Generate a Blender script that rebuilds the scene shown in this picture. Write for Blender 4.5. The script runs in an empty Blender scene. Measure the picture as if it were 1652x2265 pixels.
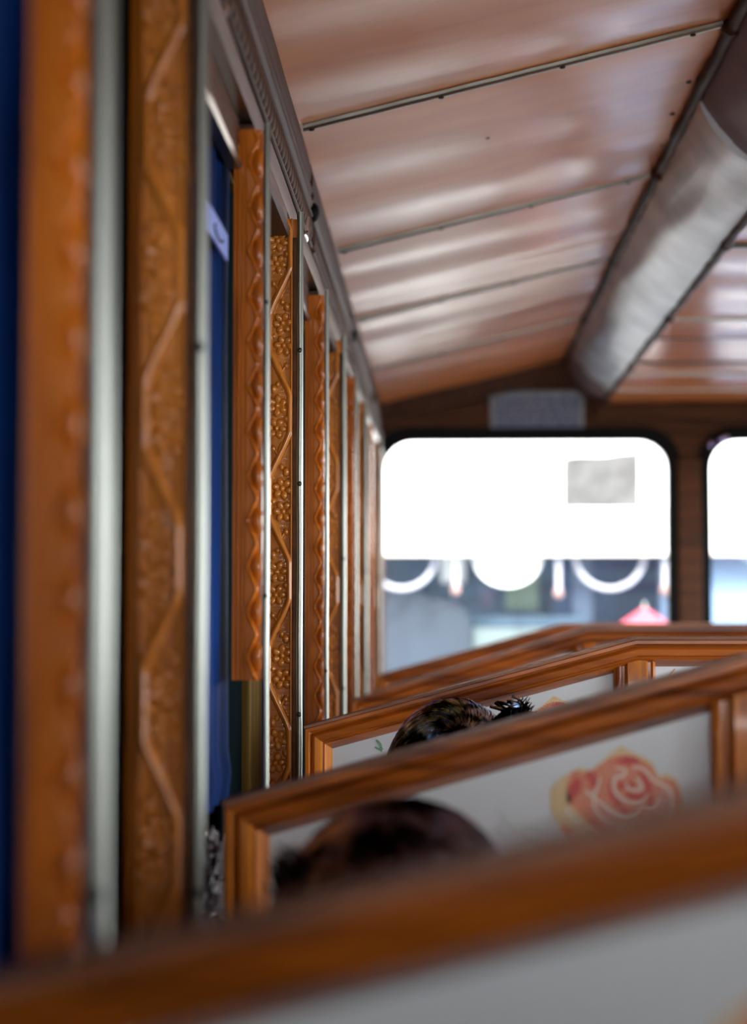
import bpy, bmesh, math, random
import numpy as np
from mathutils import Vector, Matrix
random.seed(7); rng = np.random.default_rng(7)
S = bpy.context.scene; COL = S.collection

# ------------------------------------------------------------------ camera
F = 4000.0                      # focal length in pixels of the 1652x2265 frame
VX, VY = 975.0, 1350.0          # where the long axis of the tram vanishes
EYE = Vector((0, 0, 1.2))
PITCH = math.atan((VY - 1132.5) / F)
YAW = math.atan((VX - 826.0) / F * math.cos(PITCH))
cd = bpy.data.cameras.new('camera'); cam = bpy.data.objects.new('camera', cd); COL.objects.link(cam)
cam.location = EYE; cam.rotation_euler = (math.pi/2 + PITCH, 0, YAW)
cd.sensor_fit = 'VERTICAL'; cd.sensor_height = 36; cd.sensor_width = 36; cd.lens = 36 * F / 2265
cd.clip_start = 0.02
cd.dof.use_dof = True; cd.dof.focus_distance = 2.45; cd.dof.aperture_fstop = 3.0
S.camera = cam
CR = cam.rotation_euler.to_matrix()
def at(px, py, Y):
    d = CR @ Vector(((px - 826.0) / F, -(py - 1132.5) / F, -1.0))
    return EYE + d * (Y / d.y)

# ------------------------------------------------------------------ light
w = bpy.data.worlds.new('world'); S.world = w; w.use_nodes = True
wn = w.node_tree; wn.nodes.clear()
out = wn.nodes.new('ShaderNodeOutputWorld'); bg = wn.nodes.new('ShaderNodeBackground')
tc = wn.nodes.new('ShaderNodeTexCoord'); sp = wn.nodes.new('ShaderNodeSeparateXYZ')
rp = wn.nodes.new('ShaderNodeValToRGB'); rp.color_ramp.elements[0].position = 0.0
rp.color_ramp.elements[0].color = (0.90, 0.95, 1, 1); rp.color_ramp.elements[1].position = 0.7
rp.color_ramp.elements[1].color = (0.96, 0.98, 1, 1)
wn.links.new(tc.outputs['Generated'], sp.inputs[0]); wn.links.new(sp.outputs['Z'], rp.inputs[0])
wn.links.new(rp.outputs[0], bg.inputs[0]); bg.inputs[1].default_value = 10.0
wn.links.new(bg.outputs[0], out.inputs[0])
sd = bpy.data.lights.new('sun', 'SUN'); sd.energy = 6; sd.angle = math.radians(12); sd.color = (1, .95, .87)
sun = bpy.data.objects.new('sun', sd); COL.objects.link(sun)
sun.rotation_euler = (math.radians(58), 0, math.radians(28))
S.view_settings.view_transform = 'Standard'; S.view_settings.look = 'None'
S.view_settings.exposure = 0.5; S.view_settings.gamma = 1.0
S.view_settings.use_curve_mapping = False
S.cycles.max_bounces = 10; S.cycles.transparent_max_bounces = 12
S.cycles.sample_clamp_indirect = 6

# ------------------------------------------------------------------ materials
def nmat(name):
    m = bpy.data.materials.new(name); m.use_nodes = True
    return m, m.node_tree, m.node_tree.nodes['Principled BSDF']
def simple(name, col, rough=.5, metal=0, coat=0, noise=0, nscale=20, bump=0, spec=.5, stretch=(1,1,1)):
    m, t, b = nmat(name)
    b.inputs['Base Color'].default_value = (*col, 1); b.inputs['Roughness'].default_value = rough
    b.inputs['Metallic'].default_value = metal; b.inputs['Coat Weight'].default_value = coat
    b.inputs['Specular IOR Level'].default_value = spec
    if noise or bump:
        tc = t.nodes.new('ShaderNodeTexCoord'); mp = t.nodes.new('ShaderNodeMapping'); mp.inputs['Scale'].default_value = stretch
        n = t.nodes.new('ShaderNodeTexNoise'); n.inputs['Scale'].default_value = nscale; n.inputs['Detail'].default_value = 5
        t.links.new(tc.outputs['Object'], mp.inputs[0]); t.links.new(mp.outputs[0], n.inputs[0])
        if noise:
            r = t.nodes.new('ShaderNodeValToRGB')
            r.color_ramp.elements[0].position = .3; r.color_ramp.elements[1].position = .7
            r.color_ramp.elements[0].color = (*[c * (1 - noise) for c in col], 1)
            r.color_ramp.elements[1].color = (*[min(1, c * (1 + noise)) for c in col], 1)
            t.links.new(n.outputs[0], r.inputs[0]); t.links.new(r.outputs[0], b.inputs['Base Color'])
        if bump:
            bp = t.nodes.new('ShaderNodeBump'); bp.inputs['Strength'].default_value = bump; bp.inputs['Distance'].default_value = .003
            t.links.new(n.outputs[0], bp.inputs['Height']); t.links.new(bp.outputs[0], b.inputs['Normal'])
    return m
def wood(name, c1, c2, axis, rough=.3, coat=.5, scale=60, bump=.15, blotch=.5):
    m, t, b = nmat(name)
    tc = t.nodes.new('ShaderNodeTexCoord'); mp = t.nodes.new('ShaderNodeMapping')
    sc = [1, 1, 1]; sc['XYZ'.index(axis)] = .06; mp.inputs['Scale'].default_value = sc
    n = t.nodes.new('ShaderNodeTexNoise'); n.inputs['Scale'].default_value = scale; n.inputs['Detail'].default_value = 7
    n.inputs['Distortion'].default_value = .6
    n2 = t.nodes.new('ShaderNodeTexNoise'); n2.inputs['Scale'].default_value = scale * .25; n2.inputs['Detail'].default_value = 3
    mx = t.nodes.new('ShaderNodeMath'); mx.operation = 'MULTIPLY_ADD'; mx.inputs[1].default_value = blotch; 
    t.links.new(tc.outputs['Object'], mp.inputs[0]); t.links.new(mp.outputs[0], n.inputs[0]); t.links.new(mp.outputs[0], n2.inputs[0])
    sb = t.nodes.new('ShaderNodeMath'); sb.operation = 'MULTIPLY'; sb.inputs[1].default_value = 1 - blotch
    t.links.new(n.outputs[0], sb.inputs[0]); t.links.new(n2.outputs[0], mx.inputs[0]); t.links.new(sb.outputs[0], mx.inputs[2])
    r = t.nodes.new('ShaderNodeValToRGB'); r.color_ramp.elements[0].position = .36; r.color_ramp.elements[1].position = .64
    r.color_ramp.elements[0].color = (*c1, 1); r.color_ramp.elements[1].color = (*c2, 1)
    t.links.new(mx.outputs[0], r.inputs[0]); t.links.new(r.outputs[0], b.inputs['Base Color'])
    b.inputs['Roughness'].default_value = rough; b.inputs['Coat Weight'].default_value = coat*.6; b.inputs['Specular IOR Level'].default_value = .3
    b.inputs['Coat Roughness'].default_value = .12
    bp = t.nodes.new('ShaderNodeBump'); bp.inputs['Strength'].default_value = bump; bp.inputs['Distance'].default_value = .002
    t.links.new(n.outputs[0], bp.inputs['Height']); t.links.new(bp.outputs[0], b.inputs['Normal'])
    return m
M = {}
M['woodX'] = wood('varnished_wood_x', (.07, .012, .002), (.48, .125, .010), 'X')
M['cap'] = wood('worn_cap_wood', (.10, .045, .025), (.32, .15, .08), 'X', rough=.55, coat=0)
M['woodZ'] = wood('varnished_wood_z', (.16, .034, .003), (.62, .200, .014), 'Z')
M['carve'] = wood('carved_teak', (.30, .085, .009), (.68, .245, .032), 'Z', rough=.27, coat=1.2, bump=.05)
M['zig'] = wood('carved_teak_red', (.20, .045, .004), (.62, .17, .009), 'Z', rough=.3, coat=.4, bump=.06)
M['dark'] = wood('dark_brown_wood', (.035, .015, .008), (.085, .038, .020), 'Y', rough=.5, coat=0)
M['dark'].node_tree.nodes['Principled BSDF'].inputs['Specular IOR Level'].default_value = .12
M['darkX'] = wood('rear_brown_wood', (.035, .011, .003), (.10, .031, .005), 'X', rough=.7, coat=0)
M['ceil'] = wood('ceiling_plywood', (.54, .165, .038), (.70, .26, .075), 'X', rough=.46, coat=.95, scale=14, bump=.03)
M['ceil'].node_tree.nodes['Principled BSDF'].inputs['Coat Roughness'].default_value = .21
M['ceil'].node_tree.nodes['Principled BSDF'].inputs['Specular IOR Level'].default_value = .2
M['steel'] = simple('brushed_steel', (.28, .29, .255), rough=.34, metal=1, bump=.05, nscale=300, stretch=(1,1,.02))
M['rail'] = simple('aged_steel', (.19, .135, .095), rough=.3, metal=1)
M['chrome'] = simple('chrome', (.9, .9, .86), rough=.12, metal=1)
M['screw'] = simple('dull_screw', (.05, .06, .05), rough=.4, metal=.7)
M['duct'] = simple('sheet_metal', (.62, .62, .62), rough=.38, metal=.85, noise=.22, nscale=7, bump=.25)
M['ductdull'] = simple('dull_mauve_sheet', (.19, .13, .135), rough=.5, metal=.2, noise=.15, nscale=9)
M['cream'] = simple('cream_paint', (.60, .64, .65), rough=.32, coat=.3, noise=.05, nscale=5)
M['blue'] = simple('blue_vinyl', (.002, .015, .075), rough=.6, spec=.03, noise=.75, nscale=9, stretch=(1,1,.4))
M['black'] = simple('black_rubber', (.004, .004, .004), rough=.6, spec=.1)
M['blackvinyl'] = simple('black_vinyl', (.008, .008, .012), rough=.22, coat=.3)
M['dglass'] = simple('dark_glass', (.004, .008, .009), rough=.5, spec=0)
M['void'] = simple('dark_lining', (.007, .006, .005), rough=.8, spec=0)
M['olive'] = wood('worn_olive_wood', (.03, .018, .006), (.12, .07, .018), 'Z', rough=.7, coat=0, scale=40)
M['olive'].node_tree.nodes['Principled BSDF'].inputs['Specular IOR Level'].default_value = .02
def hairmat(name, lo, hi, scale, rough, p0, p1):
    m, t, b = nmat(name)
    tc = t.nodes.new('ShaderNodeTexCoord'); n = t.nodes.new('ShaderNodeTexNoise'); n.inputs['Scale'].default_value = scale; n.inputs['Detail'].default_value = 4
    r = t.nodes.new('ShaderNodeValToRGB'); r.color_ramp.elements[0].position = p0; r.color_ramp.elements[1].position = p1
    r.color_ramp.elements[0].color = (*lo, 1); r.color_ramp.elements[1].color = (*hi, 1)
    t.links.new(tc.outputs['Object'], n.inputs[0]); t.links.new(n.outputs[0], r.inputs[0]); t.links.new(r.outputs[0], b.inputs['Base Color'])
    b.inputs['Metallic'].default_value = 1; b.inputs['Roughness'].default_value = rough
    return m
M['hair'] = hairmat('black_hair_painted_sheen', (.006, .006, .008), (.62, .78, 1.0), 46, .22, .44, .66)  # pale blue highlights painted into the base colour by noise
M['hair2'] = hairmat('brown_black_hair_painted_sheen', (.008, .006, .007), (.42, .42, .54), 22, .28, .45, .68)  # greyish sheen painted into the base colour by noise
M['skin'] = simple('skin', (.42, .22, .14), rough=.5, noise=.08, nscale=30)
M['shirt'] = simple('maroon_cloth', (.09, .02, .022), rough=.85, noise=.1, nscale=60)
M['shirt2'] = simple('grey_blue_cloth', (.08, .11, .17), rough=.85, noise=.1, nscale=60)
M['jeans'] = simple('dark_denim', (.02, .03, .06), rough=.85, noise=.2, nscale=90)
M['white'] = simple('white_bodywork', (.86, .87, .85), rough=.35, coat=.2)
M['floor'] = wood('floor_planks', (.03, .014, .008), (.07, .03, .015), 'Y', rough=.6, coat=.1, scale=30)
M['asphalt'] = simple('asphalt', (.05, .05, .05), rough=.9, noise=.2, nscale=40, bump=.2)
def speck(name, c1, c2, s=500, lo=.42, hi=.58):
    m, t, b = nmat(name)
    tc = t.nodes.new('ShaderNodeTexCoord'); n = t.nodes.new('ShaderNodeTexNoise'); n.inputs['Scale'].default_value = s; n.inputs['Detail'].default_value = 3
    r = t.nodes.new('ShaderNodeValToRGB'); r.color_ramp.elements[0].position = lo; r.color_ramp.elements[1].position = hi
    r.color_ramp.elements[0].color = (*c1, 1); r.color_ramp.elements[1].color = (*c2, 1)
    t.links.new(tc.outputs['Object'], n.inputs[0]); t.links.new(n.outputs[0], r.inputs[0]); t.links.new(r.outputs[0], b.inputs['Base Color'])
    b.inputs['Roughness'].default_value = .4
    return m
M['p_tan'] = speck('tan_paint', (.62, .42, .18), (.66, .55, .34))
M['p_red'] = speck('red_paint', (.62, .13, .06), (.68, .34, .22))
M['p_deep'] = speck('deep_red_paint', (.50, .03, .03), (.60, .12, .08))
M['p_pink'] = speck('pink_paint', (.62, .17, .14), (.66, .36, .30))
M['p_line'] = speck('pale_line_paint', (.68, .58, .48), (.72, .64, .56))
M['p_leaf'] = speck('grey_green_paint', (.42, .50, .50), (.6, .62, .62))
M['p_green'] = speck('green_paint', (.05, .28, .16), (.25, .4, .3))
M['p_orange'] = speck('orange_paint', (.60, .20, .08), (.66, .40, .25))
# dusty windshield: clear pane with a thin dust film
m, t, b = nmat('dusty_glass'); t.nodes.remove(b)
o = t.nodes['Material Output']; tr = t.nodes.new('ShaderNodeBsdfTransparent'); tl = t.nodes.new('ShaderNodeBsdfTranslucent')
tl.inputs[0].default_value = (.45, .7, 1, 1); gl = t.nodes.new('ShaderNodeBsdfGlossy'); gl.inputs['Roughness'].default_value = .03
lw = t.nodes.new('ShaderNodeFresnel'); lw.inputs[0].default_value = 1.45
m1 = t.nodes.new('ShaderNodeMixShader'); m1.inputs[0].default_value = .007
m2 = t.nodes.new('ShaderNodeMixShader'); t.links.new(lw.outputs[0], m2.inputs[0])
t.links.new(tr.outputs[0], m1.inputs[1]); t.links.new(tl.outputs[0], m1.inputs[2]); t.links.new(m1.outputs[0], m2.inputs[1]); t.links.new(gl.outputs[0], m2.inputs[2])
t.links.new(m2.outputs[0], o.inputs[0]); M['glass'] = m

# ------------------------------------------------------------------ helpers
def tag(o, label=None, cat=None, group=None, kind=None):
    if label: o['label'] = label
    if cat: o['category'] = cat
    if group: o['group'] = group
    if kind: o['kind'] = kind
    return o
def empty(name, loc, label, cat, group=None):
    o = bpy.data.objects.new(name, None); COL.objects.link(o); o.location = loc; o.empty_display_size = .05
    return tag(o, label, cat, group)
def link_mesh(name, me, mats, parent=None, loc=None, smooth=False):
    o = bpy.data.objects.new(name, me); COL.objects.link(o)
    for mm in (mats if isinstance(mats, (list, tuple)) else [mats]):
        me.materials.append(mm)
    if smooth:
        me.polygons.foreach_set('use_smooth', [True] * len(me.polygons))
    if parent:
        o.parent = parent
        if loc is None: o.location = -Vector(parent_world(parent))
        else: o.location = loc
    elif loc is not None: o.location = loc
    return o
def parent_world(p):
    v = Vector((0, 0, 0))
    while p: v += Vector(p.location); p = p.parent
    return v
class MB:
    """collects world-space geometry for one mesh"""
    def __init__(s): s.v = []; s.f = []; s.mi = []
    def add(s, vs, fs, mi=0):
        k = len(s.v); s.v += [tuple(v) for v in vs]; s.f += [tuple(i + k for i in f) for f in fs]; s.mi += [mi] * len(fs)
    def box(s, x0, x1, y0, y1, z0, z1, c=0, mi=0):
        if x0 > x1: x0, x1 = x1, x0
        if y0 > y1: y0, y1 = y1, y0
        if z0 > z1: z0, z1 = z1, z0
        c = min(c, (x1-x0)*.45, (y1-y0)*.45, (z1-z0)*.45)
        if c <= 0:
            s.add([(x, y, z) for x in (x0, x1) for y in (y0, y1) for z in (z0, z1)],
                  [(0,1,3,2),(4,6,7,5),(0,4,5,1),(2,3,7,6),(0,2,6,4),(1,5,7,3)], mi); return
        b = bmesh.new(); bmesh.ops.create_cube(b, size=1)
        for v in b.verts:
            v.co = Vector(((x0+x1)/2 + v.co.x*(x1-x0), (y0+y1)/2 + v.co.y*(y1-y0), (z0+z1)/2 + v.co.z*(z1-z0)))
        bmesh.ops.bevel(b, geom=b.edges[:], offset=c, segments=2, affect='EDGES', profile=.6)
        s.addbm(b, mi)
    def addbm(s, b, mi=0):
        b.verts.ensure_lookup_table(); b.verts.index_update()
        s.add([v.co[:] for v in b.verts], [[v.index for v in f.verts] for f in b.faces], mi); b.free()
    def tube(s, pts, r, n=10, mi=0, cap=True, sy=1.0):
        pts = [Vector(p) for p in pts]; rs = r if isinstance(r, (list, tuple)) else [r]*len(pts)
        k = len(s.v); vs = []; up = None
        for i, p in enumerate(pts):
            d = (pts[min(i+1, len(pts)-1)] - pts[max(i-1, 0)]).normalized()
            if up is None:
                up = Vector((0, 0, 1)) if abs(d.z) < .9 else Vector((1, 0, 0))
            a = d.cross(up).normalized(); bb = a.cross(d).normalized(); up = bb
            for j in range(n):
                t = 2*math.pi*j/n
                vs.append(p + a*math.cos(t)*rs[i] + bb*math.sin(t)*rs[i]*sy)
        fs = [(i*n+j, i*n+(j+1) % n, (i+1)*n+(j+1) % n, (i+1)*n+j) for i in range(len(pts)-1) for j in range(n)]
        if cap: fs += [tuple(range(n))[::-1], tuple((len(pts)-1)*n + j for j in range(n))]
        s.add(vs, fs, mi)
    def ell(s, c, r, n=20, mi=0, rot=None):
        b = bmesh.new(); bmesh.ops.create_uvsphere(b, u_segments=n, v_segments=max(6, n*2//3), radius=1)
        for v in b.verts:
            q = Vector((v.co.x*r[0], v.co.y*r[1], v.co.z*r[2]))
            if rot: q = rot @ q
            v.co = q + Vector(c)
        s.addbm(b, mi)
    def prism(s, loop, y0, y1, mi=0):
        """loop of (x,z) extruded from y0 to y1"""
        n = len(loop)
        vs = [(x, y0, z) for x, z in loop] + [(x, y1, z) for x, z in loop]
        s.add(vs, [tuple(range(n)), tuple(range(2*n-1, n-1, -1))] + [(i, i+n, (i+1) % n + n, (i+1) % n) for i in range(n)], mi)
    def sweepY(s, prof, y0, y1, n=1, mi=0, fn=None):
        """closed profile of (x,z) run along Y"""
        k = len(prof); vs = []
        for i in range(n+1):
            y = y0 + (y1-y0)*i/n
            for j, (x, z) in enumerate(prof):
                if fn: x, z = fn(y, j, x, z)
                vs.append((x, y, z))
        fs = [(i*k+j, (i+1)*k+j, (i+1)*k+(j+1) % k, i*k+(j+1) % k) for i in range(n) for j in range(k)]
        fs += [tuple(range(k)), tuple(n*k+j for j in range(k))[::-1]]
        s.add(vs, fs, mi)
    def build(s, name, mat, parent=None, smooth=False, fix=True):
        me = bpy.data.meshes.new(name); me.from_pydata(s.v, [], s.f)
        o = link_mesh(name, me, mat, parent)
        me.polygons.foreach_set('material_index', s.mi)
        if fix:
            b = bmesh.new(); b.from_mesh(me); bmesh.ops.recalc_face_normals(b, faces=b.faces[:]); b.to_mesh(me); b.free()
        if smooth:
            me.polygons.foreach_set('use_smooth', [True]*len(me.polygons))
            try: me.set_sharp_from_angle(angle=math.radians(38))
            except Exception: pass
        # put the origin of parentless things at their own base
        if not parent and s.v:
            a = np.array(s.v); c = Vector(((a[:,0].min()+a[:,0].max())/2, (a[:,1].min()+a[:,1].max())/2, a[:,2].min()))
            me.transform(Matrix.Translation(-c)); o.location = c
        return o
def struct(mb, name, mat, smooth=False):
    return tag(mb.build(name, mat, smooth=smooth), kind='structure')

# ------------------------------------------------------------------ shell
Y0, Y1 = -1.6, 6.4                 # open rear end behind the camera, windshield wall
EX, EZ = -.21, 1.93                # left eave
PX, PZ = .436, 2.084               # ridge of the sloping ceiling
QX, QZ = .570, 1.935               # right edge of the boxed duct = start of the flat ceiling
XC = .825                          # centre line of the tram
def mir(x): return 2*XC - x
g = MB(); g.box(-12, 14, -14, 30, -.85, -.8); struct(g, 'floor_street', M['asphalt'])
g = MB(); g.box(-.30, mir(-.30), Y0, Y1+.06, -.04, 0); struct(g, 'floor', M['floor'])

# ceiling: sagging varnished plywood sheets
STR = [1.78 - .91, 1.78, 2.69, 3.63, 4.50, 5.42]     # where the battens cross
def sag(y, s):
    a = 0
    ys = [Y0] + [0.0] + STR + [6.4]
    for i in range(len(ys)-1):
        if ys[i] <= y < ys[i+1]:
            q = (y-ys[i])/(ys[i+1]-ys[i]); e = math.sin(math.pi*min(1, max(0, s)))
            a = .0045*math.sin(math.pi*q)*(.6+.4*e) + .0020*math.sin(2*math.pi*q*2 + i*1.3 + s*.9) + .0011*math.sin(2*math.pi*q*3.1+i*2.1 - s*1.5)
    return -a
def ceil_sheet(pA, pB, name, n=12, th=.012):
    ny = 460; vs = []; d = (Vector((pB[0]-pA[0], 0, pB[1]-pA[1]))); nn = Vector((-d.z, 0, d.x)).normalized()
    for i in range(ny+1):
        y = Y0 + (Y1-Y0)*i/ny
        for j in range(n+1):
            s = j/n; k = sag(y, s); vs.append((pA[0]+d.x*s + nn.x*k, y, pA[1]+d.z*s + nn.z*k))
    top = len(vs)
    for i in (0, ny):
        for j in (0, n):
            y = Y0 + (Y1-Y0)*i/ny; s = j/n; vs.append((pA[0]+d.x*s, y, pA[1]+d.z*s+th+.02))
    fs = [(i*(n+1)+j, (i+1)*(n+1)+j, (i+1)*(n+1)+j+1, i*(n+1)+j+1) for i in range(ny) for j in range(n)]
    fs.append((top, top+1, top+3, top+2))
    g = MB(); g.add(vs, fs); o = g.build(name, M['ceil'], smooth=False, fix=False)
    o.data.polygons.foreach_set('use_smooth', [True]*len(o.data.polygons))
    return tag(o, kind='structure')
ceil_sheet((EX-.02, EZ-.005), (PX, PZ), 'ceiling')
ceil_sheet((QX, QZ), (mir(QX), QZ), 'ceiling_centre')
ceil_sheet((mir(PX), PZ), (mir(EX), EZ), 'ceiling_right')
g = MB()                            # outer roof skin keeps the daylight out
g.prism([(-.30, 1.90), (-.30, 1.99), (PX, 2.16), (mir(PX), 2.16), (mir(-.30), 1.99), (mir(-.30), 1.90), (mir(-.22), 1.95), (mir(PX), 2.12), (PX, 2.12), (-.22, 1.95)], Y0-.05, Y1+.10)
struct(g, 'ceiling_roof_skin', M['white'])

# left wall: dark lining with lower panelling
g = MB(); g.box(-.30, -.262, Y0, Y1, 0, 1.93); struct(g, 'wall_left', M['void'])
g = MB(); g.box(-.262, -.225, Y0, Y1, 0, .80, .004); struct(g, 'baseboard_left', M['woodX'])
# right wall: low panelling, posts and header, open between them
g = MB(); g.box(mir(-.25), mir(-.29), Y0, Y1, 0, .75, .004)
struct(g, 'wall_right', M['woodX'])
g = MB(); g.box(mir(-.21), mir(-.29), Y0, Y1, 1.55, 1.93, .004); struct(g, 'trim_1', M['dark'])
for k, y in enumerate((-.6, 1.1, 3.0, 5.0)):
    g = MB(); g.box(mir(-.22), mir(-.28), y-.04, y+.04, .75, 1.62, .004); struct(g, 'trim_%d' % (k+2), M['woodZ'])
g = MB(); g.box(-.26, mir(-.26), Y0-.02, Y0+.03, 1.62, 2.05, .004); struct(g, 'trim_6', M['dark'])

g = MB(); g.box(-.26, mir(-.26), -.48, -.44, 0, 1.20, .004); struct(g, 'wall_rear_added_blocker', M['woodX'])  # unseen partition added behind the camera to shade the nearest bench
g = MB(); g.box(mir(-.23), mir(-.28), Y0, .70, .75, 1.62, .004); struct(g, 'wall_right_added_blocker', M['woodX'])  # unseen closure added on the right to keep daylight off the nearest bench
# boxed duct between ridge and flat ceiling, both sides
def duct(sgn, dull):
    f = (lambda x: x) if sgn > 0 else mir
    a = Vector((PX, PZ)); b = Vector((QX, QZ)); n = Vector((b.y-a.y, -(b.x-a.x))).normalized()
    if n.y > 0: n = -n
    def prof(bulge, off):
        pts = []
        for i in range(15):
            t = i/14; p = a.lerp(b, t) + n*(bulge*.62*(t/.62 + .35*math.sin(math.pi*t/.62) if t < .62 else max(0, (1-t)/.38)**.75)) + n*off
            pts.append((f(p.x), p.y))
        return pts + [(f(b.x+.01), b.y+.03), (f(a.x+.05), a.y+.02)]
    g = MB()
    def wob(y, j, x, z):
        if 5 <= j < 14: z += .0030*math.sin(y*5.1 + j*.5) + .003*math.sin(y*3.3)*(j > 7) + .0018*math.sin(y*13 + j)
        return x, z
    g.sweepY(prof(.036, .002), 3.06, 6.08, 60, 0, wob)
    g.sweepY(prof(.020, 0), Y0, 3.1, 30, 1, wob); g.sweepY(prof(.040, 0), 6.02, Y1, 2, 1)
    return g
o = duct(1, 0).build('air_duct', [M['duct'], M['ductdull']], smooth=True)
tag(o, 'bulging grey sheet metal duct along the ceiling between two dark beams', 'duct')
def beam(px, pz, r, seed):
    rr = random.Random(seed); g = MB(); pts = []; rs = []
    y = Y0
    while y < Y1:
        pts.append((px + rr.uniform(-.0022, .0022), y, pz + rr.uniform(-.002, .002))); rs.append(r*rr.uniform(.8, 1.2)); y += rr.uniform(.03, .07)
    g.tube(pts, rs, 10)
    for k in range(7):
        yy = .87 + k*.91; g.tube([(px, yy-.012, pz), (px, yy-.006, pz), (px, yy+.006, pz), (px, yy+.012, pz)], [r*.9, r*1.45, r*1.45, r*.9], 10)
    return g
o = beam(PX+.002, PZ-.010, .0105, 1).build('ceiling_beam', M['dark'], smooth=True)
tag(o, 'dark gnarled wooden beam along the ridge of the sloping ceiling, left of the duct', 'beam')
o = beam(QX+.002, QZ-.006, .0085, 2).build('ceiling_beam', M['dark'], smooth=True)
tag(o, 'thin dark wooden beam between the metal duct and the flat centre ceiling', 'beam')

# battens across the ceiling
sl = (PZ-EZ)/(PX-EX)
ordn = ['nearest, at the top edge of the photo', 'second from the camera, brightest', 'third from the camera, dark and narrow', 'fourth from the camera', 'fifth and last before the windshield wall']
for k, y in enumerate(STR[1:]):
    e = empty('ceiling_batten', (.11, y, 1.98), 'steel batten across the sloping ceiling, ' + ordn[k], 'batten', 'battens across the sloping ceiling')
    g = MB(); a = Vector((EX+.004, y, EZ-.004)); b = Vector((PX-.012, y, PZ-.006)); n = 24; vs = []
    hw = .0075
    for i in range(n+1):
        p = a.lerp(b, i/n); wv = .0006*math.sin(i*1.7+k)
        for dy, dz in ((-hw, .004), (-hw, -.001), (-hw*.6, -.0035), (0, -.0045), (hw*.6, -.0035), (hw, -.001), (hw, .004)):
            vs.append((p.x, p.y+dy+wv, p.z+dz))
    fs = [(i*7+j, i*7+(j+1) % 7, (i+1)*7+(j+1) % 7, (i+1)*7+j) for i in range(n) for j in range(7)] + [tuple(range(7)), tuple(n*7+j for j in range(7))]
    g.add(vs, fs); g.build('batten_strip', M['steel'], e, smooth=True)
    for q in (.02, .33, .62, .93):
        p = a.lerp(b, q); g = MB(); g.ell((p.x, p.y, p.z-.0045), (.0050, .0050, .0022), 10); g.build('screw', M['screw'], e, smooth=True)
for k, y in enumerate((2.2, 3.63, 4.55, 4.86, 5.35, 5.62, 6.02)):
    lab = ['nearest the camera', 'second from the camera', 'fifth from the windshield wall', 'fourth from the windshield wall', 'third from the windshield wall', 'second from the windshield wall', 'closest to the windshield wall'][k]
    g = MB(); g.box(QX+.008, mir(QX)-.008, y-.007, y+.007, QZ-.007, QZ+.004, .002)
    o = g.build('ceiling_batten', M['screw'] if k in (1,3,4) else M['steel']); tag(o, 'batten across the flat ceiling right of the duct, ' + lab, 'batten', 'battens across the flat ceiling')
# loose sheet screws
sc = [(1110, 65, 'between the two nearest battens'), (1078, 300, 'upper of two mid-sheet'), (1067, 394, 'lower of two mid-sheet'),
      (1487, 249, 'beside the ridge beam, middle of three'), (1462, 317, 'beside the ridge beam, lowest of three'), (1523, 178, 'beside the ridge beam, highest of three')]
for px, py, lab in sc:
    d = at(px, py, 1) - EYE         # ray to the sloping plane
    # z-EZ = sl (x-EX)
    tt = (EZ - EYE.z - sl*EX) / (d.z - sl*d.x); p = EYE + d*tt
    g = MB(); g.ell((p.x, p.y, p.z - .003), (.0048, .0048, .003), 10); o = g.build('ceiling_screw', M['screw'], smooth=True)
    tag(o, 'dark screw head in the ceiling, ' + lab, 'screw', 'screw heads in the ceiling sheets')

# ------------------------------------------------------------------ windshield wall
WY = Y1
def rrect(x0, x1, z0, z1, r, n=8):
    pts = []
    for cx, cz, a0 in ((x1-r, z1-r, 0), (x0+r, z1-r, 90), (x0+r, z0+r, 180), (x1-r, z0+r, 270)):
        for i in range(n+1):
            a = math.radians(a0 + 90*i/n); pts.append((cx+r*math.cos(a), cz+r*math.sin(a)))
    return pts
pTL = at(850, 976, WY); pBR = at(1480, 1520, WY)
wx0, wx1, wz1, wz0 = pTL.x, pBR.x, pTL.z, .78
wins = [(wx0, wx1, wz0, wz1), (mir(wx1), mir(wx0), wz0, wz1)]
wins[1] = (at(1570, 976, WY).x, at(1570, 976, WY).x + (wx1-wx0), wz0, wz1)
mid = (wx1 + wins[1][0]) / 2
def cell(g, cx0, cx1, cz0, cz1, loop, y0, y1):
    n = len(loop); c = ((loop[0][0]+loop[n//2][0])/2, (loop[0][1]+loop[n//2][1])/2); outl = []
    for x, z in loop:
        dx, dz = x-c[0], z-c[1]
        tx = ((cx1 if dx > 0 else cx0) - c[0])/dx if abs(dx) > 1e-6 else 1e9
        tz = ((cz1 if dz > 0 else cz0) - c[1])/dz if abs(dz) > 1e-6 else 1e9
        t = min(tx, tz); outl.append([c[0]+dx*t, c[1]+dz*t])
    for X in (cx0, cx1):
        for Z in (cz0, cz1):
            i = min(range(n), key=lambda i: (outl[i][0]-X)**2 + (outl[i][1]-Z)**2); outl[i] = [X, Z]
    for y, flip in ((y0, 0), (y1, 1)):
        vs = [(x, y, z) for x, z in loop] + [(x, y, z) for x, z in outl]
        fs = [(i, (i+1) % n, n+(i+1) % n, n+i) for i in range(n)]
        g.add(vs, fs)
    vs = [(x, y0, z) for x, z in loop] + [(x, y1, z) for x, z in loop]
    g.add(vs, [(i, (i+1) % n, n+(i+1) % n, n+i) for i in range(n)])
g = MB()
gk = .042
for i, (a, b_, c, d) in enumerate(wins):
    cell(g, -.262 if i == 0 else mid, mid if i == 0 else mir(-.262), .70, 1.93, rrect(a-gk, b_+gk, c-gk, d+gk, .125), WY, WY+.06)
g.box(-.262, mir(-.262), WY, WY+.06, 0, .70)
struct(g, 'wall_front', M['darkX'])
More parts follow.
